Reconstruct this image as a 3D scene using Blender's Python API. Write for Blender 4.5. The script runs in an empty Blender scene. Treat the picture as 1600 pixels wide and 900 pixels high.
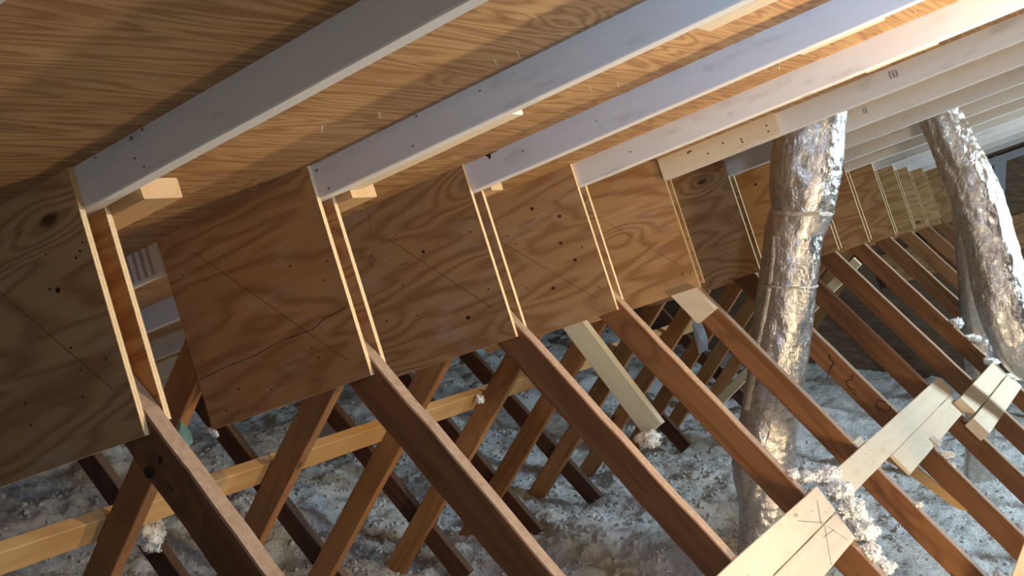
import bpy, bmesh, math, random
import numpy as np
from mathutils import Vector, Matrix, noise
random.seed(7)
C = bpy.context.scene.collection

# ------------------------------------------------------------------ camera
LENS_PX = 1746.5
cam = bpy.data.cameras.new('camera'); camo = bpy.data.objects.new('camera', cam); C.objects.link(camo)
cam.sensor_width = 36; cam.lens = LENS_PX * 36 / 1600; cam.clip_start = .05
yaw, pitch = .5360, -.1141
fw = Vector((math.cos(pitch)*math.cos(yaw), math.cos(pitch)*math.sin(yaw), math.sin(pitch)))
rt = fw.cross(Vector((0, 0, 1))).normalized(); up = rt.cross(fw)
M = Matrix((rt, up, -fw)).transposed().to_4x4(); M.translation = Vector((-1.2542, -1.6286, -.0012))
camo.matrix_world = M
bpy.context.scene.camera = camo

# ------------------------------------------------------------------ light
sc = bpy.context.scene
sc.view_settings.view_transform = 'Standard'; sc.view_settings.look = 'None'
sc.view_settings.gamma = 1; sc.view_settings.use_curve_mapping = False
sc.view_settings.exposure = 0.0
w = bpy.data.worlds.new('world'); sc.world = w; w.use_nodes = True
w.node_tree.nodes['Background'].inputs[0].default_value = (.25, .62, 1., 1)
w.node_tree.nodes['Background'].inputs[1].default_value = .24

def lamp(name, kind, loc, energy, color, size=.1, target=None, **kw):
    l = bpy.data.lights.new(name, kind); l.energy = energy; l.color = color
    if kind == 'AREA':
        l.shape = 'RECTANGLE'; l.size = size; l.size_y = kw.get('size_y', size)
    else:
        l.shadow_soft_size = size
    if kind == 'SPOT':
        l.spot_size = kw.get('angle', 2.0); l.spot_blend = .6
    o = bpy.data.objects.new(name, l); C.objects.link(o); o.location = loc
    if target:
        o.rotation_euler = (Vector(target)-Vector(loc)).to_track_quat('-Z', 'Y').to_euler()
    return o
# a warm work lamp hung just past the right edge, with an open bulb and a reflector that throws up along the deck
lamp('warm_work_light', 'POINT', (1.69, -1.95, .205), 6.5, (1, .84, .58), .03)
lamp('warm_reflector_light', 'SPOT', (1.69, -1.95, .205), 105, (1, .84, .60), .025, (1.05, .05, .06), angle=1.68)
lamp('warm_deck_light', 'SPOT', (1.69, -1.95, .205), 80, (1, .83, .60), .025, (.15, -.40, .18), angle=.85)
lamp('cool_work_light', 'AREA', (.30, -1.9, .45), 19, (.33, .60, 1), .2, (1.6, -.3, 0))
lamp('cool_daylight', 'AREA', (5.3, -3.0, .35), 150, (.62, .84, 1), .5, (3.6, .2, -1.4), size_y=.6)
lamp('camera_side_fill', 'POINT', (-1.3, -2.6, -.2), 24, (1, .78, .50), .12)  # added warm fill from the camera side, not a fixture of the attic
lamp('low_fill', 'AREA', (1.2, -2.2, -1.2), 30, (1, .80, .52), .3, (2.6, .4, -1.4))  # unseen area fill added low down to brighten web edges and insulation

# ------------------------------------------------------------------ frame of the building
S = .61                       # truss spacing along X
AL = .3587                    # roof pitch
CA, SA = math.cos(AL), math.sin(AL)
TAL = math.tan(AL)
def T(a, b, X=0):             # a up the slope, b square to it below the sheathing
    return Vector((X, -a*CA - b*SA, a*SA - b*CA))
PLY = .012
TH = .038

# ------------------------------------------------------------------ materials
class NT:
    def __init__(s, name):
        s.m = bpy.data.materials.new(name); s.m.use_nodes = True; s.t = s.m.node_tree
        s.n = s.t.nodes; s.b = s.n['Principled BSDF']
    def N(s, kind, **kw):
        n = s.n.new(kind)
        for k, v in kw.items():
            if k.startswith('i_'):
                n.inputs[k[2:]].default_value = v
            else: setattr(n, k, v)
        return n
    def L(s, a, b): s.t.links.new(a, b)
    def math(s, op, a, b=None, clamp=False):
        n = s.n.new('ShaderNodeMath'); n.operation = op; n.use_clamp = clamp
        for i, v in enumerate((a, b)):
            if v is None: continue
            if isinstance(v, (int, float)): n.inputs[i].default_value = v
            else: s.L(v, n.inputs[i])
        return n.outputs[0]
    def mix(s, fac, a, b, mode='MIX'):
        n = s.n.new('ShaderNodeMix'); n.data_type = 'RGBA'; n.blend_type = mode
        for idx, v in ((0, fac), (6, a), (7, b)):
            if isinstance(v, (int, float)): n.inputs[idx].default_value = v
            elif isinstance(v, tuple): n.inputs[idx].default_value = v if len(v) == 4 else v + (1,)
            else: s.L(v, n.inputs[idx])
        return n.outputs[2]
    def coords(s, scale, rnd=True):
        tc = s.N('ShaderNodeTexCoord'); mp = s.N('ShaderNodeMapping'); mp.inputs['Scale'].default_value = scale
        src = tc.outputs['Object']
        if rnd:
            oi = s.N('ShaderNodeObjectInfo')
            c = s.N('ShaderNodeCombineXYZ'); s.L(s.math('MULTIPLY', oi.outputs['Random'], 37.), c.inputs[0])
            s.L(s.math('MULTIPLY', oi.outputs['Random'], 91.), c.inputs[1]); s.L(s.math('MULTIPLY', oi.outputs['Random'], 53.), c.inputs[2])
            va = s.N('ShaderNodeVectorMath', operation='ADD'); s.L(src, va.inputs[0]); s.L(c.outputs[0], va.inputs[1]); src = va.outputs[0]
        s.L(src, mp.inputs['Vector']); return mp.outputs[0]
    def noise(s, vec, scale, detail=3, rough=.5, dist=0):
        n = s.N('ShaderNodeTexNoise'); s.L(vec, n.inputs['Vector']); n.inputs['Scale'].default_value = scale
        n.inputs['Detail'].default_value = detail; n.inputs['Roughness'].default_value = rough; n.inputs['Distortion'].default_value = dist
        return n.outputs[0]
    def rng(s, v, a, b, c=0., d=1., smooth=False):
        n = s.N('ShaderNodeMapRange'); n.clamp = True
        if smooth: n.interpolation_type = 'SMOOTHSTEP'
        s.L(v, n.inputs[0])
        for i, x in enumerate((a, b, c, d)): n.inputs[1+i].default_value = x
        return n.outputs[0]
    def bump(s, h, strength=.3, dist=.002):
        n = s.N('ShaderNodeBump'); n.inputs['Strength'].default_value = strength; n.inputs['Distance'].default_value = dist
        s.L(h, n.inputs['Height']); s.L(n.outputs[0], s.b.inputs['Normal'])
    def out(s, col=None, rough=.6, metal=0, spec=.3):
        if col is not None:
            if isinstance(col, tuple): s.b.inputs['Base Color'].default_value = col if len(col) == 4 else col+(1,)
            else: s.L(col, s.b.inputs['Base Color'])
        if isinstance(rough, float) or isinstance(rough, int): s.b.inputs['Roughness'].default_value = rough
        else: s.L(rough, s.b.inputs['Roughness'])
        s.b.inputs['Metallic'].default_value = metal; s.b.inputs['Specular IOR Level'].default_value = spec
        return s.m

def wood(name, light, dark, knot, rings=22., cross=5., along=.9, ringmix=.55, fibre=.35, knots=2.2, stain=None, stainamt=.5, rough=.6, dust=None, axis='X', varamt=.25):
    """grain along local X (or Y); growth rings, knots, fibre, stains"""
    g = NT(name)
    sw = (lambda t: t) if axis == 'X' else (lambda t: (t[1], t[0], t[2]))
    v = g.coords(sw((along, cross, cross)))
    vk = g.coords(sw((knots, knots*2.2, knots*2.2)))
    vo = g.N('ShaderNodeTexVoronoi'); g.L(vk, vo.inputs['Vector']); vo.inputs['Scale'].default_value = 1.
    d = vo.outputs['Distance']
    sel = g.N('ShaderNodeSeparateColor'); g.L(vo.outputs['Color'], sel.inputs[0])
    gate = g.rng(sel.outputs[0], .45, .55)
    near = g.math('MULTIPLY', g.rng(d, 0., .42, 1., 0., True), gate)
    n = g.noise(v, 1.0, 2.5, .45, .25)
    tot = g.math('ADD', n, g.math('MULTIPLY', near, .22))
    r = g.math('SINE', g.math('MULTIPLY', tot, rings*6.283))
    r01 = g.rng(r, -.9, 1., 0., 1.)
    r01 = g.math('POWER', r01, 1.6)
    fib = g.noise(g.coords(sw((3., 160., 160.))), 1., 2, .6)
    blotch = g.noise(g.coords(sw((1.2, 3., 3.))), 1.3, 3, .6)
    amt = g.math('ADD', g.math('MULTIPLY', r01, ringmix), g.math('MULTIPLY', g.rng(fib, .3, .7), fibre), True)
    col = g.mix(amt, light, dark)
    col = g.mix(g.rng(blotch, .35, .7, 0., varamt), col, dark)
    oi = g.N('ShaderNodeObjectInfo')
    col = g.mix(g.math('MULTIPLY', oi.outputs['Random'], .22), col, tuple(c*.62 for c in dark))
    core = g.math('MULTIPLY', g.rng(d, .035, .085, 1., 0., True), gate)
    col = g.mix(g.math('MULTIPLY', core, .85), col, knot)
    if stain:
        st = g.noise(g.coords(sw((3., 9., 9.))), 1.7, 5, .65)
        col = g.mix(g.rng(st, .56, .72, 0., stainamt), col, stain)
    if dust:
        ge = g.N('ShaderNodeNewGeometry'); sp = g.N('ShaderNodeSeparateXYZ'); g.L(ge.outputs['Normal'], sp.inputs[0])
        dn = g.noise(g.coords((12, 12, 12)), 6, 4, .7)
        f = g.math('MULTIPLY', g.rng(sp.outputs[2], .45, .7), g.rng(dn, .25, .7, .35, .95))
        col = g.mix(f, col, dust)
    g.bump(g.math('ADD', fib, g.math('MULTIPLY', r01, .5)), .25, .001)
    return g.out(col, rough, 0, .25)

M_roof = wood('roof_plywood', (.60, .375, .175), (.25, .110, .040), (.025, .010, .006), rings=13, cross=13., along=1.1, knots=2.7, ringmix=.55, fibre=.30, stain=(.20, .085, .035), stainamt=.5, varamt=.4)
M_gus = wood('gusset_plywood', (.58, .345, .155), (.30, .135, .050), (.035, .014, .009), rings=11, cross=6.5, along=1.3, knots=2.4, ringmix=.62, fibre=.28, stain=(.50, .38, .28), stainamt=.5, varamt=.4)
M_raf = wood('pale_rafter_lumber', (.78, .735, .685), (.68, .62, .56), (.30, .22, .17), rings=5, cross=7, along=.5, knots=2.6, ringmix=.16, fibre=.2, stain=(.36, .32, .29), stainamt=.45, varamt=.15)
M_old = wood('aged_truss_lumber', (.29, .125, .045), (.125, .048, .018), (.03, .012, .008), rings=6, cross=8, along=.6, knots=3.2, ringmix=.45, fibre=.35, stain=(.05, .020, .010), stainamt=.6, dust=(.42, .29, .19), varamt=.5)
M_web = wood('brown_web_lumber', (.40, .19, .070), (.22, .088, .030), (.04, .016, .01), rings=6, cross=8, along=.6, knots=3.2, ringmix=.4, fibre=.35, stain=(.09, .035, .016), stainamt=.5, varamt=.45)
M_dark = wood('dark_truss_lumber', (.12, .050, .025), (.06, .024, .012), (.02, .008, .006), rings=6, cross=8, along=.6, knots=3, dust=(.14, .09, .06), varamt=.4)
M_tan = wood('tan_runner_lumber', (.62, .37, .15), (.46, .24, .085), (.16, .06, .02), rings=5, cross=8, along=.6, knots=2.6, ringmix=.35, fibre=.3, varamt=.3)
M_new = wood('fresh_cut_lumber', (.77, .64, .46), (.67, .51, .33), (.30, .16, .07), rings=5, cross=8, along=.6, knots=3.4, ringmix=.3, fibre=.3, stain=(.55, .34, .17), stainamt=.4, varamt=.2)
M_block = wood('tan_block_lumber', (.56, .36, .17), (.46, .26, .11), (.16, .06, .02), rings=5, cross=8, along=.6, ringmix=.3, fibre=.3, varamt=.3)
M_gable = wood('gable_plywood', (.22, .15, .09), (.13, .08, .05), (.03, .014, .009), rings=9, cross=6.5, along=1.3, knots=2.4, ringmix=.5, fibre=.28, stain=(.30, .27, .25), stainamt=.5, varamt=.4)
M_brace = wood('cream_brace_lumber', (.66, .60, .42), (.56, .48, .31), (.3, .2, .1), rings=5, cross=8, along=.6, ringmix=.2, fibre=.25, varamt=.2)

def edge_mat():
    g = NT('plywood_edge')
    sx = g.N('ShaderNodeTexCoord'); sp = g.N('ShaderNodeSeparateXYZ'); g.L(sx.outputs['Object'], sp.inputs[0])
    st = g.rng(g.math('SINE', g.math('MULTIPLY', sp.outputs[2], 6.283/.0048)), -.3, .4)
    n = g.noise(g.coords((30, 30, 200)), 3, 3, .6)
    col = g.mix(st, (.72, .52, .27), (.46, .27, .11))
    col = g.mix(g.rng(n, .4, .75, 0, .5), col, (.85, .68, .42))
    return g.out(col, .7)
M_edge = edge_mat()
def nail_mat():
    g = NT('nail_steel'); return g.out((.62, .55, .46), .4, .5)
M_nail = nail_mat()
def plain(name, col, rough=.7, metal=0):
    g = NT(name); n = g.noise(g.coords((20, 20, 20)), 3, 3, .6)
    return g.out(g.mix(g.rng(n, .3, .7, 0, .4), col, tuple(c*.7 for c in col)), rough, metal)
M_pencil = plain('pencil_graphite', (.15, .08, .04), .6)
M_head = plain('rusty_nail_head', (.06, .028, .018), .6)
M_ink = plain('purple_stamp_ink', (.10, .065, .07), .8)
M_gap = plain('drip_stain', (.24, .20, .18), .8)
M_green = plain('green_plastic', (.30, .52, .38), .35)
M_scrap = plain('pale_plastic', (.50, .58, .58), .4)
M_galv = plain('painted_stud', (.42, .45, .47), .5)
M_wire = plain('dark_debris', (.035, .02, .015), .8)

def foil_mat():
    g = NT('duct_foil')
    c1 = g.noise(g.coords((9, 9, 5.)), 3.0, 6, .62, 1.6)
    scr = g.noise(g.coords((12, 12, 170)), 2.0, 3, .6)
    vo = g.N('ShaderNodeTexVoronoi', feature='DISTANCE_TO_EDGE'); g.L(g.coords((22, 22, 14)), vo.inputs['Vector']); vo.inputs['Scale'].default_value = 1.6
    vo.inputs['Randomness'].default_value = 1.
    h = g.math('ADD', g.math('MULTIPLY', c1, .9), g.math('MULTIPLY', g.rng(vo.outputs[0], 0., .10), .07))
    h = g.math('ADD', h, g.math('MULTIPLY', scr, .10))
    g.bump(h, .85, .008)
    col = g.mix(g.rng(c1, .3, .7), (.72, .67, .62), (.55, .48, .42))
    return g.out(col, g.rng(c1, .3, .7, .14, .27), .95, .5)
M_foil = foil_mat()
def seam_mat():
    g = NT('duct_tape_foil')
    n = g.noise(g.coords((30, 30, 60)), 3, 5, .65, .6); g.bump(n, .9, .008)
    return g.out((.74, .66, .55), .26, .9)
M_tape = seam_mat()
def wool_mat(name, base, dirt, bs=.9):
    g = NT(name)
    v = g.coords((1, 1, 1), False)
    n1 = g.noise(v, 70, 6, .75, .8); n2 = g.noise(v, 9, 4, .6); n3 = g.noise(v, 1.6, 3, .5)
    col = g.mix(g.rng(n2, .40, .75, 0, .4), base, dirt)
    col = g.mix(g.rng(n3, .48, .68, 0, .4), col, dirt)
    g.bump(g.math('ADD', n1, g.math('MULTIPLY', n2, .5)), bs, .02)
    m = g.out(col, .95, 0, .05)
    return m
M_wool = wool_mat('loose_fill_insulation', (.90, .90, .88), (.76, .73, .68))
M_tuft = wool_mat('white_wool_tuft', (.97, .96, .92), (.93, .89, .82), .3)

# ------------------------------------------------------------------ mesh helpers
_names = {}
def link(name, me, mats, parent=None):
    for m in mats: me.materials.append(m)
    o = bpy.data.objects.new(name, me); C.objects.link(o)
    if parent is not None: o.parent = parent
    return o
def tag(o, label, cat=None, group=None, kind=None):
    if label: o['label'] = label
    if cat: o['category'] = cat
    if group: o['group'] = group
    if kind: o['kind'] = kind
    return o
def frame(o, origin, x, y):
    x = Vector(x).normalized(); y = Vector(y); y = (y - y.dot(x)*x).normalized(); z = x.cross(y)
    m = Matrix((x, y, z)).transposed().to_4x4(); m.translation = Vector(origin)
    o.matrix_world = m
    return o
def lumber_mesh(L, W, Tk, seg=.12, jit=.0008, ch=.0025, cut0=0., cut1=0., seed=0):
    """2x4 along +X, width +Y, thickness +Z, chamfered; cut = x shift across the width at the ends"""
    n = max(2, int(abs(L)/seg)+1); rnd = random.Random(seed); vs = []; fs = []
    for i in range(n+1):
        t = i/n
        j = [rnd.uniform(-jit, jit) for _ in range(4)]
        for (y, z) in ((ch, 0), (W-ch, 0), (W, ch), (W, Tk-ch), (W-ch, Tk), (ch, Tk), (0, Tk-ch), (0, ch)):
            x = t*L + (1-t)*cut0*y/W + t*cut1*y/W
            yy = y + (j[0] if y < W/2 else j[1]); zz = z + (j[2] if z < Tk/2 else j[3])*.4
            vs.append((x, yy, zz))
    for i in range(n):
        for k in range(8):
            a = i*8+k; b = i*8+(k+1) % 8
            fs.append((a, a+8, b+8, b))
    fs.append(tuple(range(8))); fs.append(tuple(n*8+7-k for k in range(8)))
    me = bpy.data.meshes.new('lumber'); me.from_pydata(vs, [], fs); me.update()
    return me
def lumber(name, p0, p1, wdir, W, Tk, mat, parent=None, **kw):
    p0, p1 = Vector(p0), Vector(p1)
    o = link(name, lumber_mesh((p1-p0).length, W, Tk, **kw), [mat], parent)
    if parent is not None:
        x = (p1-p0).normalized()
    return frame(o, p0, p1-p0, wdir)
def attach(child, parent):
    mw = child.matrix_world.copy(); child.parent = parent
    child.matrix_parent_inverse = parent.matrix_world.inverted(); child.matrix_world = mw
    return child
def poly_slab(name, pts, z0, z1, mat, edge=None):
    """prism over 2D outline (local x, y)"""
    n = len(pts)
    vs = [(x, y, z0) for x, y in pts] + [(x, y, z1) for x, y in pts]
    fs = [tuple(reversed(range(n))), tuple(range(n, 2*n))] + [(i, (i+1) % n, n+(i+1) % n, n+i) for i in range(n)]
    me = bpy.data.meshes.new(name); me.from_pydata(vs, [], fs)
    o = link(name, me, [mat] + ([edge] if edge else []))
    if edge:
        for p in me.polygons[2:]: p.material_index = 1
    bm = bmesh.new(); bm.from_mesh(me); bmesh.ops.recalc_face_normals(bm, faces=bm.faces); bm.to_mesh(me); bm.free()
    return o

# ------------------------------------------------------------------ the setting: roof deck, gable, floor
XN, XF = -2.6, 8.35
def roof_slab(name, a0, a1, flip=False):
    nx = 2
    o = poly_slab(name, [(0, 0), (XF-XN, 0), (XF-XN, a1-a0), (0, a1-a0)], 0, .015, M_roof)
    return o
RIDGE = 3.35
ceil = roof_slab('ceiling', -4.75, RIDGE); frame(ceil, T(-4.75, 0, XN), (1, 0, 0), T(1, 0)); tag(ceil, None, kind='structure')
# local z of the deck must point up: x cross y
ridge_pt = T(RIDGE, 0)
c2 = poly_slab('ceiling', [(0, 0), (XF-XN, 0), (XF-XN, 5.2), (0, 5.2)], 0, .015, M_roof)
frame(c2, (XN, ridge_pt.y, ridge_pt.z), (1, 0, 0), (0, -CA, -SA)); c2.matrix_world = c2.matrix_world @ Matrix.Translation((0, 0, 0)); tag(c2, None, kind='structure')
fl = poly_slab('floor', [(0, 0), (XF-XN, 0), (XF-XN, 12.6), (0, 12.6)], -.03, 0, M_dark)
fl.location = (XN, -7.8, -2.02); tag(fl, None, kind='structure')
g_pts = [(-7.9, -2.0), (4.7, -2.0), (4.7, -4.7*TAL), (ridge_pt.y, ridge_pt.z), (-7.9, ridge_pt.z-(7.9+ridge_pt.y)*TAL)]
gw = poly_slab('wall_far', [(y, z) for y, z in g_pts], 0, .02, M_gable)
gw.matrix_world = Matrix(((0, 0, 1, XF), (1, 0, 0, 0), (0, 1, 0, 0), (0, 0, 0, 1))); tag(gw, None, kind='structure')

# ------------------------------------------------------------------ rafters
NTR = 14
SHIFT = [0, 0, 0, 0, .034, .05, .05, .045, .05, .06, .045, .01, -.01, -.01]
ORD = ['first', 'second', 'third', 'fourth', 'fifth', 'sixth', 'seventh', 'eighth', 'ninth', 'tenth', 'eleventh', 'twelfth', 'thirteenth', 'fourteenth']
RAFLAB = ['closest pale grey rafter, dim and smudged with dark stains near its lower end',
 'second closest pale rafter, bluish face with a long thin strip beside its lower end',
 'third pale rafter, bluish face with a black drip stain on its upper edge',
 'fourth pale rafter, lilac face ending just above the boldly grained plywood panel',
 'fifth pale rafter, whose lower end carries a nailed tan board',
 'sixth pale rafter, cream, directly above the first foil duct behind its top',
 'seventh pale rafter, crossing right in front of the second duct top']
rafters = []
for i in range(-1, NTR):
    X = i*S + PLY
    a0, a1 = -4.1, RIDGE-.02
    o = lumber('rafter', T(a0, 0.001, X), T(a1, .001, X), T(0, 1), .089, TH, M_raf, seed=i+50, jit=.0006)
    # width goes downward: local z = x cross y
    if o.matrix_world.col[2].x < 0: o.matrix_world = o.matrix_world @ Matrix.Translation((0, 0, -TH))
    if i < 0: lab = 'pale rafter beside the camera position, above the closest plywood panel'
    elif i < len(RAFLAB): lab = RAFLAB[i]
    else: lab = '%s pale rafter of the row, counting from the closest one under the plywood deck' % ORD[i]
    tag(o, lab, 'rafter', 'pale rafters under the roof deck'); rafters.append(o)

# ------------------------------------------------------------------ gusset plates
GW, GH = .506, .489
GLAB = ['closest plywood gusset panel, dark, scuffed white and cut by the picture edge',
 'second plywood gusset panel, dark brown with a long crack across its lower half',
 'third plywood gusset panel, brown with two small black knots',
 'fourth plywood gusset panel, with a column of round knots beside a pencil line',
 'fifth plywood gusset panel, brightly lit with bold wavy grain',
 'sixth plywood gusset panel, pale, just before the first foil duct',
 'seventh plywood gusset panel, partly hidden behind the first foil duct']
gussets = {}
for i in range(NTR):
    for side in (0, 1):
        X = i*S + (0 if side == 0 else PLY+TH)
        sh = SHIFT[i]
        b0 = .0015
        rnd = random.Random(i*2+side)
        hh = GH + (.0 if side == 0 else -.012 + rnd.uniform(-.006, .006))
        ww = GW + (.0 if side == 0 else rnd.uniform(-.03, .02))
        aoff = 0.0 if side == 0 else rnd.uniform(-.002, .004)
        pts = [(0, b0), (-ww, b0), (-ww, hh), (0, hh)]
        o = poly_slab('gusset_plate', pts, 0, PLY, M_gus, M_edge)
        frame(o, T(sh+aoff, 0, X), T(1, 0), T(0, 1))
        if o.matrix_world.col[2].x < 0: o.matrix_world = o.matrix_world @ Matrix.Translation((0, 0, -PLY))
        if side == 0:
            lab = GLAB[i] if i < len(GLAB) else '%s plywood gusset panel of the row, small in the distance, front plate of its pair' % ORD[i]
        else:
            lab = 'rear plate of the %s plywood gusset pair, showing as a thin pale edge' % ORD[i]
        tag(o, lab, 'plywood panel', 'plywood gusset panels along the trusses')
        gussets[(i, side)] = o
bpy.context.view_layer.update()

def line_part(parent, name, a0, b0, a1, b1, X, wd, mat, th=.0006):
    """thin line lying on a truss-plane face at X, facing the camera side"""
    p0, p1 = T(a0, b0, X-th), T(a1, b1, X-th)
    d = p1-p0; L = d.length
    o = poly_slab(name, [(0, -wd/2), (L, -wd/2), (L, wd/2), (0, wd/2)], 0, th, mat)
    yv = Vector((1, 0, 0)).cross(d.normalized())
    frame(o, p0, d, yv)
    return attach(o, parent)
def nail_head(parent, a, b, X, r=.003, mat=None, name='nail_head'):
    n = 8
    o = poly_slab(name, [(r*math.cos(k*math.tau/n), r*math.sin(k*math.tau/n)) for k in range(n)], 0, .0008, mat or M_head)
    frame(o, T(a, b, X-.0008), T(1, 0), Vector((1, 0, 0)).cross(T(1, 0)))
    return attach(o, parent)
rn = random.Random(3)
for i in range(0, 8):
    g = gussets[(i, 0)]; sh = SHIFT[i]; X = i*S
    # pencil layout lines parallel to the old diagonal behind
    for (u0, v0, u1, v1) in ([(-.30, .12, -.04, .40)] if i % 2 == 0 else [(-.40, .08, -.05, .44)]):
        line_part(g, 'pencil_line', sh+u0, v0, sh+u1, v1, X, .0009, M_pencil)
    for k in range(13):
        u = rn.choice([-.46, -.03, -.28, -.12, -.38]) + rn.uniform(-.02, .02); v = rn.uniform(.11, .46)
        nail_head(g, sh+u, v, X, rn.uniform(0.0018, .0028))
# crack across the second panel and vertical pencil mark on the third
pts = [(-.50, .366), (-.40, .361), (-.30, .359), (-.22, .350), (-.12, .352), (-.08, .340), (-.01, .333)]
for (q0, q1) in zip(pts, pts[1:]): line_part(gussets[(1, 0)], 'crack', q0[0], q0[1], q1[0], q1[1], S, .0014, M_wire)
line_part(gussets[(2, 0)], 'pencil_line', -.34, .03, -.345, .075, 2*S, .0016, M_pencil)
for (u, v) in ((-.175, .10), (-.09, .155), (-.115, .235), (-.085, .30), (-.19, .36)):
    for r, m in ((.0065, M_web),):
        n = 14
        o = poly_slab('knot', [(r*math.cos(k*math.tau/n), .85*r*math.sin(k*math.tau/n)) for k in range(n)], 0, .0006, M_dark)
        frame(o, T(u, v, 3*S-.0006), T(1, 0), Vector((1, 0, 0)).cross(T(1, 0))); attach(o, gussets[(3, 0)])
for (gi, u, v, r) in ((2, -.20, .19, .004), (2, -.125, .40, .0055), (4, -.33, .17, .006), (0, -.11, .20, .005), (6, -.1, .10, .005)):
    n = 14
    o = poly_slab('knot', [(1.3*r*math.cos(k*math.tau/n), r*math.sin(k*math.tau/n)) for k in range(n)], 0, .0006, M_wire)
    frame(o, T(u+SHIFT[gi], v, gi*S-.0006), T(1, 0), Vector((1, 0, 0)).cross(T(1, 0))); attach(o, gussets[(gi, 0)])

# ------------------------------------------------------------------ marks on the rafters
# smudges and the black drip stain
def blob_part(parent, name, a, b, X, ra, rb, mat, seed, th=.0005):
    r_ = random.Random(seed); n = 16
    pts = []
    for k in range(n):
        q = r_.uniform(.55, 1.15); pts.append((ra*q*math.cos(k*math.tau/n), rb*q*math.sin(k*math.tau/n)))
    o = poly_slab(name, pts, 0, th, mat)
    frame(o, T(a, b, X-th), T(1, 0), Vector((1, 0, 0)).cross(T(1, 0)))
    return attach(o, parent)
bpy.context.view_layer.update()
blob_part(rafters[3], 'drip_stain', .095, .012, 2*S+PLY, .026, .008, M_wire, 4)
blob_part(rafters[3], 'drip_stain', .080, .018, 2*S+PLY, .006, .010, M_wire, 5)
for k, (ri, a, b, s_) in enumerate(((1, .155, .022, .005), (1, .185, .018, .004), (1, .15, .055, .003), (1, .06, .02, .003), (1, .165, .075, .003), (2, .012, .03, .005), (2, .03, .078, .004),
                        (2, .30, .02, .004), (2, .27, .072, .004), (2, .46, .03, .003), (3, .18, .045, .004), (3, .40, .05, .003), (4, .2, .05, .004))):
    blob_part(rafters[ri], 'stain', a, b, (ri-1)*S+PLY, s_*1.1, s_*.7, M_gap, 20+k)
# printed grade stamp, unreadable rows, on the second rafter below its panel
def stamp(parent, a0, b0, X, rows, cols, da, db, sz, seed):
    r_ = random.Random(seed); vs = []; fs = []
    def seg(x0, y0, x1, y1, w_=.0012):
        d = Vector((x1-x0, y1-y0)); n = Vector((-d.y, d.x)).normalized()*w_/2; k = len(vs)
        vs.extend([(x0+n.x, y0+n.y, 0), (x0-n.x, y0-n.y, 0), (x1-n.x, y1-n.y, 0), (x1+n.x, y1+n.y, 0)]); fs.append((k, k+1, k+2, k+3))
    for r in range(rows):
        for c in range(cols):
            x, y = r*da, c*db + r*.001
            for _ in range(1):
                t = r_.choice('ABCD')
                seg(x, y, x+sz, y)
                if t in 'AC': seg(x+sz, y, x+sz, y+db*.6)
                if t in 'BC': seg(x, y, x, y+db*.6)
                if t in 'ABD': seg(x, y+db*.55, x+sz*.8, y+db*.55)
    me = bpy.data.meshes.new('stamp'); me.from_pydata(vs, [], fs)
    o = link('grade_stamp', me, [M_ink]); frame(o, T(a0, b0, X-.0005), T(1, 0), Vector((1, 0, 0)).cross(T(1, 0)))
    sm = o.modifiers.new('thick', 'SOLIDIFY'); sm.thickness = .0003
    return attach(o, parent)
stamp(rafters[2], -.645, .082, S+PLY, 4, 12, .026, -.0062, .010, 3)
stamp(rafters[6], .30, .045, 5*S+PLY, 2, 5, .012, -.006, .005, 5)
stamp(rafters[6], .62, .05, 5*S+PLY, 2, 4, .010, -.006, .005, 6)
stamp(rafters[5], .86, .05, 4*S+PLY, 3, 4, .010, -.006, .006, 7)

# ------------------------------------------------------------------ scab boards and blocks beside the rafters
def scab(name, i, a0, a1, b0, b1, x0, x1, mat, label, cat, group=None, **kw):
    o = lumber(name, T(a0, b0, i*S+x0), T(a1, b0, i*S+x0), T(0, 1), b1-b0, x1-x0, mat, seed=int(a1*1000), **kw)
    if o.matrix_world.col[2].x < 0: o.matrix_world = o.matrix_world @ Matrix.Translation((0, 0, -(x1-x0)))
    return tag(o, label, cat, group)
scab('wood_block', 0, -.40, .088, .067, .105, .062, .150, M_block, 'thick tan block end sticking out under the closest rafter', 'wood block')
scab('wood_block', 1, -.40, .045, .072, .106, .062, .150, M_block, 'tan block end under the second closest rafter, beside its panel', 'wood block')
scab('wood_block', 2, -.30, .028, .070, .098, .062, .120, M_block, 'small tan block tip under the third rafter', 'wood block')
scab('furring_strip', 1, .02, .49, .040, .0885, .0505, .098, M_new, 'long thin tan strip nailed along the second closest rafter', 'wood strip')
scab('furring_strip', 1, .90, 1.25, .036, .0885, .0505, .12, M_new, 'short wide pale strip high on the second rafter at the picture top', 'wood strip')
scab('furring_strip', 2, .905, 1.095, .040, .0885, .0505, .085, M_new, 'short pale strip nailed high along the third rafter', 'wood strip')
scab('furring_strip', 3, .905, 1.10, .036, .0885, .0505, .085, M_new, 'short pale strip nailed high along the fourth rafter', 'wood strip')
sb = scab('scab_board', 4, .036, .478, .001, .089, -.012, .0118, M_new, 'tan knotty board with nails, lapped over the fifth rafter lower end', 'board')
bpy.context.view_layer.update()
for k in range(9): nail_head(sb, .06+rn.uniform(0, .40), rn.uniform(.02, .075), 4*S-.012, .0032)

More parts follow.
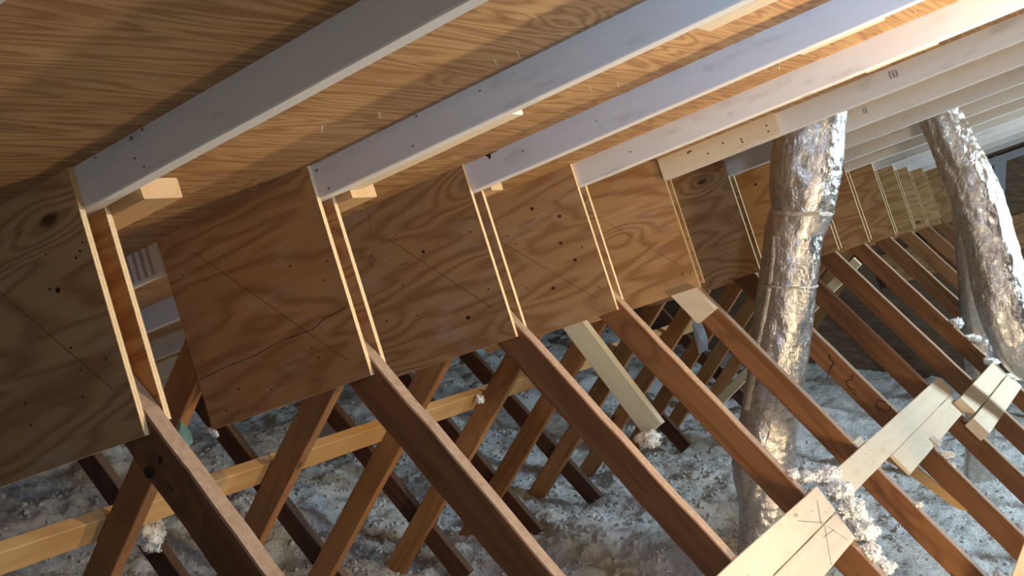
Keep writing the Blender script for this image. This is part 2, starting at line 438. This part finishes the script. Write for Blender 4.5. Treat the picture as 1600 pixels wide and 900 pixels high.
# nails poking through the roof deck
bpy.context.view_layer.update()
def nail_through(a, X, L=.028):
    bm = bmesh.new(); bmesh.ops.create_cone(bm, cap_ends=True, segments=6, radius1=.0018, radius2=.0006, depth=L)
    me = bpy.data.meshes.new('nail'); bm.to_mesh(me); bm.free()
    o = link('nail', me, [M_nail]); d = T(0, 1) + Vector((rn.uniform(-.3, .3), rn.uniform(-.3, .3), 0))
    o.rotation_euler = d.to_track_quat('Z', 'Y').to_euler(); o.location = T(a, L/2, X)
    bpy.context.view_layer.update(); return attach(o, ceil)
for (a, X) in ((.30, .50), (.56, .53), (.60, .55), (.13, .92), (.26, .95), (.50, 1.03), (.54, 1.10), (.84, .95), (.93, 1.06), (.62, 1.65), (.74, 1.70), (.70, 2.30), (.9, 2.32), (1.0, 2.36), (1.1, 1.72), (.22, .42)):
    nail_through(a, X)

# ------------------------------------------------------------------ old truss diagonals (falling to the right), webs (falling to the left)
CG = .7222; C0 = -.2829            # slope and height of the diagonals' upper edge
TG = math.tan(CG); DG = Vector((0, -math.cos(CG), -math.sin(CG)))
def onc(Y, off=0, X=0):            # point on the upper face of the diagonals, off = square to it
    n = Vector((0, -math.sin(CG), math.cos(CG)))
    return Vector((X, Y, C0 + TG*Y)) + n*off
NG = Vector((0, math.sin(CG), -math.cos(CG)))
CLAB = ['closest brown diagonal with dusty grey top and a black knot hole',
 'second closest brown diagonal with a dusty speckled top edge',
 'third brown diagonal, almost black face with a chipped pale top edge',
 'fourth brown diagonal, dark red face, running down beside the foil duct',
 'fifth brown diagonal, starting at the small fresh wood end piece',
 'sixth brown diagonal, coming out from behind the first duct, twig debris on it',
 'seventh brown diagonal, orange brown, running under the pale flat boards',
 'eighth brown diagonal, first one starting clear of the duct on its far side',
 'ninth brown diagonal, wool lying on it near the thin rear duct']
chords = []
for i in range(NTR):
    X = i*S + PLY
    y0 = .05
    p0 = onc(y0, 0, X)
    p1 = onc(-1.95, 0, X)
    mat = M_old
    dp = (.084, .088, .082, .084, .080, .084)[i % 6]
    o = lumber('truss_diagonal', p0, p1, NG, dp, TH, mat, seed=i+9, jit=.0018 if i < 3 else .001, ch=.003, seg=.07)
    if o.matrix_world.col[2].x < 0: o.matrix_world = o.matrix_world @ Matrix.Translation((0, 0, -TH))
    lab = CLAB[i] if i < len(CLAB) else '%s brown diagonal of the row, dark and thin in the distance' % ORD[i]
    tag(o, lab, 'truss diagonal', 'brown truss diagonals below the gusset panels'); chords.append(o)
bpy.context.view_layer.update()
# knot hole on the closest diagonal
kp = Vector((PLY-.0016, -.167, -.524)); n = 16
o = poly_slab('knot_hole', [(.011*math.cos(k*math.tau/n), .0105*math.sin(k*math.tau/n)) for k in range(n)], 0, .0016, M_wire)
frame(o, kp, (0, -1, 0), (0, 0, 1)); attach(o, chords[0])
kp = Vector((PLY-.0016, -.195, -.498))
o = poly_slab('knot_hole', [(.0035*math.cos(k*math.tau/n), .0075*math.sin(k*math.tau/n)) for k in range(n)], 0, .0006, M_wire)
frame(o, kp, (0, -1, 0), (0, 0, 1)); attach(o, chords[0])
# fresh end piece on the fifth diagonal
Xe = 4*S
e = [(-.103, -.480), (-.190, -.448), (-.268, -.516), (-.206, -.572)]
o = poly_slab('end_piece', e, 0, .034, M_new)
o.matrix_world = Matrix(((0, 0, 1, Xe-.024), (1, 0, 0, 0), (0, 1, 0, 0), (0, 0, 0, 1)))
tag(o, 'small fresh yellow wood piece nailed where the fifth diagonal leaves its panel', 'wood block')

# webs
WG = math.radians(58.3); DW = Vector((0, math.cos(WG), -math.sin(WG))); NW = Vector((0, -math.sin(WG), -math.cos(WG)))
WLAB = ['closest brown web post leaning toward the dark corner, under the closest panel',
 'brown web post leaning through the gap between the first two panels',
 'brown web post with a cut line, emerging under the second panel',
 'brown web post, blackened and grimy, crossing behind the second diagonal',
 'brown web post emerging under the notch of the third panel, down into the wool',
 'brown web post ending in bright wool behind the third diagonal',
 'brown web post behind the cream brace, ending on the wool mound']
for i in range(NTR):
    X = i*S + PLY
    off = {3: .012}.get(i, 0.)
    q = Vector((X, .605+off, -.760))
    p0 = q - DW*.49; p1 = q + DW*1.45
    o = lumber('truss_web', p0, p1, NW, .086, TH, M_web, seed=i+90, jit=.0012)
    if o.matrix_world.col[2].x < 0: o.matrix_world = o.matrix_world @ Matrix.Translation((0, 0, -TH))
    tag(o, WLAB[i] if i < len(WLAB) else '%s brown web post of the row, leaning the other way to the diagonals, far off' % ORD[i], 'truss web', 'brown webs leaning under the panels')
DLAB = ['closest', 'second', 'third', 'fourth', 'fifth', 'sixth', 'seventh', 'eighth']
for i in range(1, 12):
    X = i*S + PLY
    f = lambda Y: -2.47 + .88*Y
    p0 = Vector((X, 1.74, f(1.74)+.07)); p1 = Vector((X, .80, f(.80)+.07))
    p0.x += .0385; p1.x += .0385
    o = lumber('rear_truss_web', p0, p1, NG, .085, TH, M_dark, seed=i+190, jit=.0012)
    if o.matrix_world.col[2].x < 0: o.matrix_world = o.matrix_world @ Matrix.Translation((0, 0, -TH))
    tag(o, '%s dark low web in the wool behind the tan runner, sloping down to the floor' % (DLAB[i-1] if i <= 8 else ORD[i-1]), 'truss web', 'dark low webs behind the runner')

# runner along the webs
rp = Vector((-1.2, .672, -.868)) - NW*.002
# upper-left narrow face of the webs: the runner lies against it
o = lumber('runner', Vector((-.6, .708, -.922)), Vector((4.9, .708, -.922)), DW, .086, .036, M_tan, seed=5)
if o.matrix_world.col[2].to_3d().dot(NW) > 0: o.matrix_world = o.matrix_world @ Matrix.Translation((0, 0, -.036))
tag(o, 'long tan board running level behind the leaning brown webs', 'board')

# cream brace behind the third diagonal
o = lumber('brace_board', (2.30, .292, -.585), (2.30, -.062, -.972), (0, -.76, .65), .083, .036, M_brace, seed=6)
if o.matrix_world.col[2].x < 0: o.matrix_world = o.matrix_world @ Matrix.Translation((0, 0, -.036))
tag(o, 'cream white brace board leaning behind the third diagonal', 'brace')
o = lumber('brace_board', (4.4, -.29, -.52), (4.4, .44, -1.34), (0, .7, .7), .05, .03, M_brace, seed=8)
tag(o, 'thin far pale board slanting behind the first foil duct and webs', 'brace')

# ------------------------------------------------------------------ flat pale boards lying over the diagonals
def flat(x0, x1, Y, wdt, lift, label, cut1=0., cut0=0., mat=None, tk=.038, nn=5, seed=0):
    L0 = onc(Y, lift, x0); L1 = onc(Y, lift, x1)
    o = lumber('flat_board', L0, L1, DG, wdt, tk, mat or M_new, seed=seed, cut0=cut0, cut1=cut1, seg=.15)
    n = Vector((0, -math.sin(CG), math.cos(CG)))
    if o.matrix_world.col[2].to_3d().dot(n) < 0: o.matrix_world = o.matrix_world @ Matrix.Translation((0, 0, -tk))
    tag(o, label, 'board', 'flat pale boards lying across the diagonals')
    bpy.context.view_layer.update()
    r_ = random.Random(seed)
    for k in range(nn):
        X = x0 + (x1-x0)*r_.uniform(.1, .95) ; u = r_.uniform(.015, wdt-.015)
        h = poly_slab('nail_dent', [((.008 if q % 2 else .005)*math.cos(q*math.tau/8), .0024*math.sin(q*math.tau/8)) for q in range(8)], 0, .0006, M_block)
        frame(h, onc(Y, lift+tk, X) + DG*u, Vector((1, 0, 0))*math.cos(.9)+DG*math.sin(.9), DG); attach(h, o)
    return o
def dy(Y): return Y
W1 = .0865
Ya = -.763
ba = flat(.55, 1.915, Ya, W1, .0005, 'closest wide pale board, upper one of the joined pair with pencil crosses', -.028, seed=11, nn=14, tk=.018)
bb = flat(.62, 1.88, Ya-W1*math.cos(CG)-.002, W1, .0005, 'closest pale board, lower one of the joined pair, chipped near its edge', -.028, seed=12, nn=14, tk=.018)
bc = flat(2.03, 3.85, Ya-.001, W1, .0005, 'middle pale board, longer upper one, crossing three diagonals', -.012, seed=13, nn=14, tk=.012)
bd = flat(2.628, 3.76, Ya-W1*math.cos(CG)-.002, W1, .0005, 'middle pale board, shorter lower one with a square end', -.01, seed=14, nn=9, tk=.012)
be = flat(3.70, 4.64, Ya-W1*math.cos(CG)-.026, W1, .0130, 'farthest pale board, upper one, wool on its far end', 0, seed=15, nn=8)
bf = flat(3.61, 4.72, Ya-2*W1*math.cos(CG)-.031, W1, .0005, 'farthest pale board, lower one, showing its sawn tan end', 0, seed=16, nn=8, tk=.048)
# pencil crosses on the closest pair
def pl(board, x0, u0, x1, u1, Y):
    lift = .0005+.018
    p0 = onc(Y, lift, x0) + DG*u0; p1 = onc(Y, lift, x1) + DG*u1; d = p1-p0
    o = poly_slab('pencil_line', [(0, -.0008), (d.length, -.0008), (d.length, .0008), (0, .0008)], 0, .0005, M_pencil)
    n = Vector((0, -math.sin(CG), math.cos(CG)))
    frame(o, p0, d, n.cross(d.normalized())); attach(o, board)
bpy.context.view_layer.update()
pl(ba, 1.64, .035, 1.76, W1-.002, Ya); pl(ba, 1.84, .03, 1.74, W1-.002, Ya)
Yb = Ya-W1*math.cos(CG)-.002
pl(bb, 1.76, .002, 1.80, .075, Yb); pl(bb, 1.75, .004, 1.60, .083, Yb); pl(bb, 1.78, .028, 1.69, .022, Yb)
# tan wedge-ended scab hanging on the sixth diagonal, small block, corner board
o = poly_slab('side_scab', [(-.705, -1.125), (-.755, -1.095), (-.845, -1.150), (-.945, -1.222), (-1.030, -1.290), (-.99, -1.284), (-.83, -1.19)], 0, .012, M_tan)
o.matrix_world = Matrix(((0, 0, 1, 3.048), (1, 0, 0, 0), (0, 1, 0, 0), (0, 0, 0, 1)))
tag(o, 'thin tan board with a slanted end beside the sixth diagonal, under the pale boards', 'board')
o = lumber('wood_block', onc(-.742, .0005, 2.47), onc(-.742, .0005, 2.56), DG, .03, .03, M_new, seed=3)
tag(o, 'little wood offcut on the edge of the middle pale board', 'wood block')
o = lumber('corner_board', (2.30, -1.235, -1.36), (2.30, -1.40, -.72), (0, -1, 0), .10, .038, M_new, seed=4)
tag(o, 'pale upright board cut off at the lower corner of the view', 'board')

# ------------------------------------------------------------------ foil ducts
def catmull(P, n):
    out = []
    P = [P[0]] + P + [P[-1]]
    for i in range(1, len(P)-2):
        p0, p1, p2, p3 = map(lambda q: np.array(q, float), P[i-1:i+3])
        for k in range(n):
            t = k/n; out.append(.5*((2*p1)+(-p0+p2)*t+(2*p0-5*p1+4*p2-p3)*t*t+(-p0+3*p1-3*p2+p3)*t**3))
    out.append(np.array(P[-2], float)); return out
def duct(name, path, label, nseg=110, per=18, wr=.006, seed=0, ringw=.0012, ends=True):
    pts = catmull(path, per); vs = []; fs = []; n = nseg
    up0 = Vector((1, 0, 0)); acc = 0
    for k, q in enumerate(pts):
        p = Vector(q[:3]); r = q[3]
        a = Vector(pts[min(k+1, len(pts)-1)][:3]) - Vector(pts[max(k-1, 0)][:3]); a.normalize()
        u = (up0 - up0.dot(a)*a).normalized(); v = a.cross(u); 
        acc = p.z*1.0
        for j in range(n):
            th = j*math.tau/n
            d = u*math.cos(th)+v*math.sin(th)
            s3 = p + d*r
            big = noise.noise(Vector((d.x*1.3+seed, d.y*1.3, s3.z*4)))*1.6
            cr = abs(noise.noise(Vector((d.x*2.4+seed*2, d.y*2.4, s3.z*13))))*1.3 + abs(noise.noise(Vector((d.x*7, d.y*7+seed, s3.z*42))))*.28
            fold = math.sin(s3.z*190 + 2.5*noise.noise(Vector((th*1.5, s3.z*4, seed))))*ringw*max(0, noise.noise(Vector((d.x*2, s3.z*3+seed, d.y*2)))+.3)
            vs.append(p + d*(r + wr*big - wr*cr + fold))
    m = len(pts)
    for k in range(m-1):
        for j in range(n):
            a = k*n+j; b = k*n+(j+1) % n; fs.append((a, b, b+n, a+n))
    fs.append(tuple(range(n))[::-1]); fs.append(tuple((m-1)*n+j for j in range(n)))
    me = bpy.data.meshes.new(name); me.from_pydata([tuple(v) for v in vs], [], fs)
    bm = bmesh.new(); bm.from_mesh(me); bmesh.ops.recalc_face_normals(bm, faces=bm.faces); bm.to_mesh(me); bm.free()
    me.polygons.foreach_set('use_smooth', [True]*len(me.polygons))
    o = link(name, me, [M_foil]); tag(o, label, 'duct', 'foil ducts')
    return o
d1 = duct('foil_duct', [(2.76, -.50, .185, .118), (2.76, -.487, .10, .122), (2.76, -.478, .0, .127), (2.76, -.468, -.10, .124), (2.76, -.462, -.18, .112), (2.76, -.437, -.26, .106), (2.76, -.425, -.42, .104),
           (2.77, -.395, -.66, .108), (2.78, -.362, -.93, .110), (2.78, -.345, -1.06, .118), (2.78, -.340, -1.16, .120), (2.78, -.352, -1.30, .105), (2.78, -.350, -1.45, .100), (2.78, -.35, -1.80, .10)],
          'large crinkled silver foil duct hanging from the rafters to the wool, closest of the three', per=24, wr=.0055, seed=3)
d2 = duct('foil_duct', [(4.0, -.655, .28, .085), (4.0, -.708, .18, .090), (4.0, -.785, .02, .098), (4.0, -.862, -.14, .104), (4.0, -.925, -.34, .112), (4.0, -.975, -.50, .118), (4.0, -1.03, -.70, .118), (4.03, -1.085, -.84, .10), (4.12, -1.20, -.93, .085), (4.2, -1.45, -.98, .085)],
          'leaning silver foil duct, farther away, its lower end crumpled above the flat boards', per=24, wr=.008, seed=11)
d3 = duct('foil_duct', [(5.2, -.66, -.25, .085), (5.2, -.69, -.52, .085), (5.2, -.73, -.87, .085), (5.2, -.765, -1.22, .080), (5.2, -.775, -1.85, .075)],
          'thin rear foil duct going straight down behind the leaning duct', per=20, wr=.004, seed=21)
def joint(parent, c, r, wd, seed):
    n = 90; vs = []; fs = []
    for j in range(n):
        th = j*math.tau/n; d = Vector((math.cos(th), math.sin(th), 0)); q = .002*noise.noise(Vector((d.x*3, d.y*3, seed)))
        for t, h in ((-1, -.001), (-.4, .0022), (.4, .0022), (1, -.001)):
            vs.append((c[0]+d.x*(r+h+q), c[1]+d.y*(r+h+q), c[2]+t*wd/2+.004*noise.noise(Vector((d.x*2, d.y*2, seed+4)))))
    for j in range(n):
        for t in range(3): a = j*4+t; b = ((j+1) % n)*4+t; fs.append((a, b, b+1, a+1))
    me = bpy.data.meshes.new('joint_tape'); me.from_pydata(vs, [], fs); me.polygons.foreach_set('use_smooth', [True]*len(me.polygons))
    return attach(link('joint_tape', me, [M_tape]), parent)
bpy.context.view_layer.update()
joint(d1, (2.76, -.463, -.19), .1125, .016, 3)
joint(d1, (2.76, -.421, -.455), .1045, .010, 5)
# foil tape seam down the first duct
def tape(parent, pts, r, seed, wd=.028):
    vs = []; fs = []
    P = catmull([tuple(q)+(0,) for q in pts], 14)
    for k, q in enumerate(P):
        p = Vector(q[:3]); j = .005*noise.noise(Vector((k*.7, seed, 0)))
        c = .0035*abs(noise.noise(Vector((0, k*1.3, seed))))
        for t, h in ((-1, -.003), (-.5, .0006+c*.6), (0, .0012+c*.6), (.5, .0006), (1, -.003)):
            vs.append((p.x - h*1.6, p.y + t*wd/2 + j, p.z))
    for k in range(len(P)-1):
        for t in range(4): a = k*5+t; fs.append((a, a+1, a+6, a+5))
    me = bpy.data.meshes.new('tape_seam'); me.from_pydata(vs, [], fs); me.polygons.foreach_set('use_smooth', [True]*len(me.polygons))
    o = link('tape_seam', me, [M_tape]); so = o.modifiers.new('t', 'SOLIDIFY'); so.thickness = .0015
    return attach(o, parent)
tape(d1, [(2.666, -.395, -.27), (2.668, -.385, -.42), (2.672, -.355, -.60), (2.678, -.325, -.78), (2.678, -.30, -.92)], 0, 2, .03)

# ------------------------------------------------------------------ loose insulation on the floor
def hgt(x, y):
    v = Vector((x, y, 0))
    h = -1.77 + .07*noise.noise(v*1.1) + .055*noise.noise(v*2.6+Vector((9, 0, 0))) + .035*noise.noise(v*6)+.020*noise.noise(v*13)
    h += .03*math.sin((x-.03)/S*math.tau)*.5
    h += .17*max(0, min(1, (y-1.4)/1.4))**1.2
    h += .10*math.exp(-((x-3.6)**2+(y-.35)**2)/.35)
    return h
gx0, gx1, gy0, gy1 = -.6, 8.3, -3.2, 3.95
def grid(x0, x1, y0, y1, st):
    nx = int((x1-x0)/st); ny = int((y1-y0)/st); vs = []
    for i in range(nx+1):
        for j in range(ny+1):
            x = x0+(x1-x0)*i/nx; y = y0+(y1-y0)*j/ny; z = hgt(x, y)
            v = Vector((x, y, 0)); f = noise.noise(v*24); f2 = noise.noise(v*52+Vector((3, 1, 0))); f3 = noise.random()-.5
            vs.append((x+.008*f2, y+.008*f, z + .014*abs(f) + .010*abs(f2) + .005*f3))
    fs = [(i*(ny+1)+j, (i+1)*(ny+1)+j, (i+1)*(ny+1)+j+1, i*(ny+1)+j+1) for i in range(nx) for j in range(ny)]
    return vs, fs
vs, fs = grid(gx0, gx1, gy0, gy1, .0125)
me = bpy.data.meshes.new('insulation'); me.from_pydata(vs, [], fs); me.polygons.foreach_set('use_smooth', [True]*len(me.polygons))
ins = link('loose_insulation', me, [M_wool]); tag(ins, 'fluffy white loose fill insulation covering the attic floor', 'insulation', kind='stuff')

bmt = bmesh.new(); bmesh.ops.create_icosphere(bmt, subdivisions=2, radius=1)
ICO_V = [v.co.copy() for v in bmt.verts]; ICO_F = [tuple(v.index for v in f.verts) for f in bmt.faces]; bmt.free()
def tufts(points, rng_):
    """points: list of (pos, r) -> merged lumpy mesh data"""
    vs = []; fs = []
    for (p, r) in points:
        k = len(vs); s_ = Vector((rng_.uniform(0, 50), rng_.uniform(0, 50), rng_.uniform(0, 50)))
        e = Vector((rng_.uniform(.6, 1.4), rng_.uniform(.6, 1.4), rng_.uniform(.6, 1.2)))
        for v in ICO_V:
            d = 1 + .75*noise.noise(v*1.9+s_)+.35*noise.noise(v*4.5+s_)
            vs.append((p[0]+v.x*r*d*e.x, p[1]+v.y*r*d*e.y, p[2]+v.z*r*d*e.z))
        fs.extend(tuple(k+q for q in f) for f in ICO_F)
    return vs, fs
def fibres(base, nrm, length, width, seed):
    """base, nrm: (n, 3) arrays -> bent two-quad fibres"""
    g_ = np.random.default_rng(seed); n = len(base)
    d = nrm*g_.uniform(.1, .9, (n, 1)) + g_.normal(0, .8, (n, 3)); d /= np.linalg.norm(d, axis=1)[:, None]
    e = d + g_.normal(0, .7, (n, 3)); e /= np.linalg.norm(e, axis=1)[:, None]
    sd = np.cross(d, g_.normal(0, 1, (n, 3))); sd /= np.linalg.norm(sd, axis=1)[:, None]
    L_ = g_.uniform(.4, 1., (n, 1))*length; W_ = width*g_.uniform(.5, 1., (n, 1))/2
    m1 = base + d*L_*.5; m2 = m1 + e*L_*.5
    V = np.stack([base-sd*W_, base+sd*W_, m1-sd*W_, m1+sd*W_, m2-sd*W_*.4, m2+sd*W_*.4], 1).reshape(-1, 3)
    k = np.arange(n)[:, None, None]*6
    F = (np.array([[0, 1, 3, 2], [2, 3, 5, 4]])[None] + k).reshape(-1, 4)
    return V, F
def fibre_mesh(name, V, F):
    me = bpy.data.meshes.new(name); me.vertices.add(len(V)); me.vertices.foreach_set('co', V.astype(np.float32).ravel())
    me.loops.add(F.size); me.loops.foreach_set('vertex_index', F.astype(np.int32).ravel())
    me.polygons.add(len(F)); me.polygons.foreach_set('loop_start', np.arange(0, F.size, 4, dtype=np.int32))
    me.update(calc_edges=True); return me
P0 = np.array(vs); g0 = np.random.default_rng(2)
keep = (P0[:, 0] > 1.0) & (P0[:, 0] < 7.0) & (P0[:, 1] > -1.8) & (P0[:, 1] < 3.2)
P0 = P0[keep]; P0 = np.concatenate([P0, P0[g0.random(len(P0)) < .5]])
P0 = P0 + g0.normal(0, .004, P0.shape)
V, F = fibres(P0, np.tile(np.array([[0, 0, 1.]]), (len(P0), 1)), .020, .0022, 3)
fz = link('insulation_fibres', fibre_mesh('fibres', V, F), [M_wool]); tag(fz, 'fine fuzzy fibres standing up from the white floor insulation', 'insulation', kind='stuff')

rr = random.Random(5)
pts = []
for _ in range(7000):
    x = rr.uniform(1.3, 6.2); y = rr.uniform(-1.6, 2.9)
    if rr.random() > 1.15-(x-1.3)/6: continue
    pts.append(((x, y, hgt(x, y)+.008), rr.uniform(.004, .013)))
vs, fs = tufts(pts, rr)
me = bpy.data.meshes.new('clumps'); me.from_pydata(vs, [], fs); me.polygons.foreach_set('use_smooth', [True]*len(me.polygons))
cl = link('insulation_clumps', me, [M_wool]); tag(cl, 'small loose clumps of wool scattered over the insulation', 'insulation', kind='stuff')

bmt = bmesh.new(); bmesh.ops.create_icosphere(bmt, subdivisions=4, radius=1)
BIG_V = [v.co.copy() for v in bmt.verts]; BIG_F = [tuple(v.index for v in f.verts) for f in bmt.faces]; bmt.free()
def wool(name, spots, label, parent=None, seed=0, dens=1.0):
    """spots: (center, radius vector, count, tuft size); each spot is a lumpy core under a coat of small curls"""
    r_ = random.Random(seed); P = []; cv = []; cf = []
    for (c, rv, n, ts) in spots:
        k = len(cv); sd = Vector((r_.uniform(0, 50), r_.uniform(0, 50), 0))
        def rad(v): return .80 + .45*noise.noise(v*1.6+sd) + .22*noise.noise(v*4.2+sd)
        for v in BIG_V:
            q = Vector((v.x*rv[0], v.y*rv[1], v.z*rv[2]))*rad(v)
            w_ = Vector(c)+q
            q += v*(.0035*noise.noise(w_*170)+.002*noise.noise(w_*420))
            cv.append((c[0]+q.x, c[1]+q.y, c[2]+q.z))
        cf.extend(tuple(k+t for t in f) for f in BIG_F)
        for _ in range(int(n*4*dens)):
            d = Vector((r_.gauss(0, 1), r_.gauss(0, 1), r_.gauss(0, 1))).normalized()
            q = Vector((d.x*rv[0], d.y*rv[1], d.z*rv[2]))*rad(d)*r_.uniform(.92, 1.1)
            P.append(((c[0]+q.x, c[1]+q.y, c[2]+q.z), ts*.36*r_.uniform(.5, 1.3)))
    vs, fs = tufts(P, r_); k = len(vs)
    vs += cv; fs += [tuple(k+t for t in f) for f in cf]
    A = np.array(vs[k:]); ctr = np.repeat(np.array([sp_[0] for sp_ in spots], float), len(BIG_V), 0)
    nr = A-ctr; nr /= np.linalg.norm(nr, axis=1)[:, None]+1e-9
    rep_ = 1; A3 = np.repeat(A, rep_, 0)+np.random.default_rng(seed).normal(0, .0015, (len(A)*rep_, 3)); N3 = np.repeat(nr, rep_, 0)
    FV, FF = fibres(A3, N3, spots[0][3]*1.1, spots[0][3]*.12, seed)
    n0 = len(vs); vs += [tuple(q) for q in FV]; fs += [tuple(int(t)+n0 for t in f) for f in FF]
    me = bpy.data.meshes.new(name); me.from_pydata(vs, [], fs); me.polygons.foreach_set('use_smooth', [True]*len(me.polygons))
    o = link(name, me, [M_tuft])
    tag(o, label, 'insulation', 'tufts of wool caught on the timber'); return o
def oc(x, Y, lift): v = onc(Y, lift, x); return (v.x, v.y, v.z)
wool('wool_tuft', [(oc(2.02, -.765, .022), (.055, .035, .030), 130, .010), (oc(1.99, -.805, .028), (.060, .035, .034), 160, .010), (oc(1.965, -.85, .026), (.062, .038, .034), 150, .010), (oc(1.94, -.893, .016), (.060, .040, .034), 150, .010),
                   (oc(1.90, -.935, -.004), (.045, .038, .030), 110, .009), (oc(1.915, -.975, -.006), (.034, .034, .020), 80, .008), (oc(1.93, -.735, .010), (.030, .024, .014), 40, .007), (oc(1.87, -.712, .008), (.018, .018, .016), 24, .006)],
     'large white wool tuft heaped between the closest and middle pale boards', seed=1)
wool('wool_tuft', [(oc(2.47, -1.205, .01), (.045, .038, .035), 150, .009)], 'round white wool tuft on the fifth diagonal near the corner board', seed=2)
wool('wool_tuft', [(oc(3.09, -.885, .012), (.02, .03, .018), 40, .006), (oc(3.09, -.93, .005), (.02, .04, .015), 50, .006), (oc(3.085, -.965, -.01), (.015, .02, .02), 30, .005)], 'stringy wool tuft clinging to the sixth diagonal below the middle boards', seed=3)
wool('wool_tuft', [(oc(4.92, -.66, .015), (.03, .04, .03), 50, .009), (oc(4.92, -.74, .015), (.03, .05, .02), 50, .008)], 'wool lying on the ninth diagonal in front of the thin rear duct', seed=14)
wool('wool_tuft', [(oc(4.72, -.85, .035), (.04, .04, .02), 50, .008), (oc(4.70, -.93, .035), (.04, .05, .02), 50, .008)], 'wool tuft on the far ends of the farthest pale boards', seed=4)
wool('wool_tuft', [(oc(2.47, -.955, .006), (.014, .016, .01), 22, .005)], 'tiny wool tuft stuck on the fifth diagonal edge', seed=5)
wool('wool_tuft', [((2.28, -.085, -.975), (.04, .045, .035), 60, .009)], 'wool tuft at the foot of the cream brace', seed=6)
wool('wool_tuft', [((.615, .312, -.640), (.004, .012, .007), 16, .003), ((.615, .298, -.646), (.004, .008, .008), 14, .003)], 'thin frayed wool wisp below the corner of the second panel', seed=7)
wool('wool_tuft', [((2.40, .69, -.94), (.02, .02, .02), 16, .004)], 'small wool crumb stuck on the tan runner', seed=8)
wool('wool_tuft', [((1.15, 1.15, -1.2), (.05, .05, .06), 50, .012)], 'wool tuft hung on the dark web under the closest panel', seed=9)

# plastic scraps
def scrap(name, outline, X, mat, label, cat, bend=.01):
    me = bpy.data.meshes.new(name); bm = bmesh.new()
    ring = [bm.verts.new((X + bend*math.sin(k*1.7), y, z)) for k, (y, z) in enumerate(outline)]
    cy = sum(y for y, z in outline)/len(outline); cz = sum(z for y, z in outline)/len(outline)
    c = bm.verts.new((X-bend*1.2, cy, cz))
    for a, b in zip(ring, ring[1:]+ring[:1]): bm.faces.new((a, b, c))
    bmesh.ops.subdivide_edges(bm, edges=bm.edges, cuts=2, use_grid_fill=True)
    for v in bm.verts: v.co.x += .004*noise.noise(v.co*60)
    bm.to_mesh(me); bm.free()
    o = link(name, me, [mat]); s_ = o.modifiers.new('t', 'SOLIDIFY'); s_.thickness = .001
    return tag(o, label, cat)
scrap('plastic_scrap', [(.412, -.655), (.408, -.630), (.392, -.615), (.375, -.618), (.360, -.645), (.357, -.670), (.369, -.690), (.378, -.668), (.392, -.655), (.400, -.668)], .592, M_green, 'torn green plastic scrap hanging behind the closest diagonal', 'scrap')
scrap('plastic_scrap', [(.045, -.655), (.042, -.70), (.012, -.785), (-.030, -.765), (-.022, -.72), (.005, -.66)], 3.0, M_scrap, 'pale curled plastic scrap hanging beneath the fifth diagonal', 'scrap')

# twig-like debris on the sixth diagonal
def twig(ptsYZ, X, lab):
    P = [Vector((X+.003*math.sin(k*2.), y, z)) for k, (y, z) in enumerate(ptsYZ)]; vs = []; fs = []
    for k, q in enumerate(P):
        t = (P[min(k+1, len(P)-1)]-P[max(k-1, 0)]).normalized(); u = t.orthogonal().normalized(); v = t.cross(u); r = .0022*(1-.4*k/len(P))
        for j in range(6): vs.append(q+u*r*math.cos(j*math.tau/6)+v*r*math.sin(j*math.tau/6))
    for k in range(len(P)-1):
        for j in range(6): a = k*6+j; b = k*6+(j+1) % 6; fs.append((a, b, b+6, a+6))
    me = bpy.data.meshes.new('stem'); me.from_pydata([tuple(v) for v in vs], [], fs)
    tag(link('dried_stem', me, [M_wire]), lab, 'debris', 'dried stems on the diagonals')
Xd = 5*S+PLY-.003
def od(Y, dn): v = onc(Y, -dn, 0); return (v.y, v.z)
twig([od(-.515, .02), od(-.525, .035), od(-.54, .03), od(-.545, .055), od(-.55, .075), od(-.56, .10)], Xd, 'dark dried stem trailing down the sixth diagonal, upper one')
twig([od(-.60, .01), od(-.61, .03), od(-.60, .05), od(-.62, .06), od(-.64, .05), od(-.65, .06), od(-.62, .07)], Xd, 'dark looped dried stem on the sixth diagonal, middle one')
twig([od(-.72, .0), od(-.70, .015), od(-.71, .04), od(-.735, .03), od(-.745, .01), od(-.735, -.005)], Xd, 'dark dried stem loop just above the middle pale board')

# ------------------------------------------------------------------ far gable framing
def gbox(name, p0, p1, wdir, W_, T_, mat, lab):
    o = lumber(name, p0, p1, wdir, W_, T_, mat, seed=2)
    return tag(o, lab, 'framing', 'framing on the far gable wall')
gbox('gable_stud', (XF-.05, -.372, .03), (XF-.05, -.372, -1.9), (0, -1, 0), .089, .038, M_galv, 'grey upright stud on the far gable wall beside the leaning duct')
gbox('gable_plate', (XF-.09, .6, -.6*TAL-.118), (XF-.09, -2.2, 2.2*TAL-.118), (0, 0, -1), .06, .038, M_galv, 'grey sloping plate under the last rafter on the gable wall')
gbox('gable_board', (XF-.06, .5, -.80), (XF-.06, -2.2, .16), (0, .35, -1), .27, .02, M_gus, 'tan sloping board low on the far gable wall')
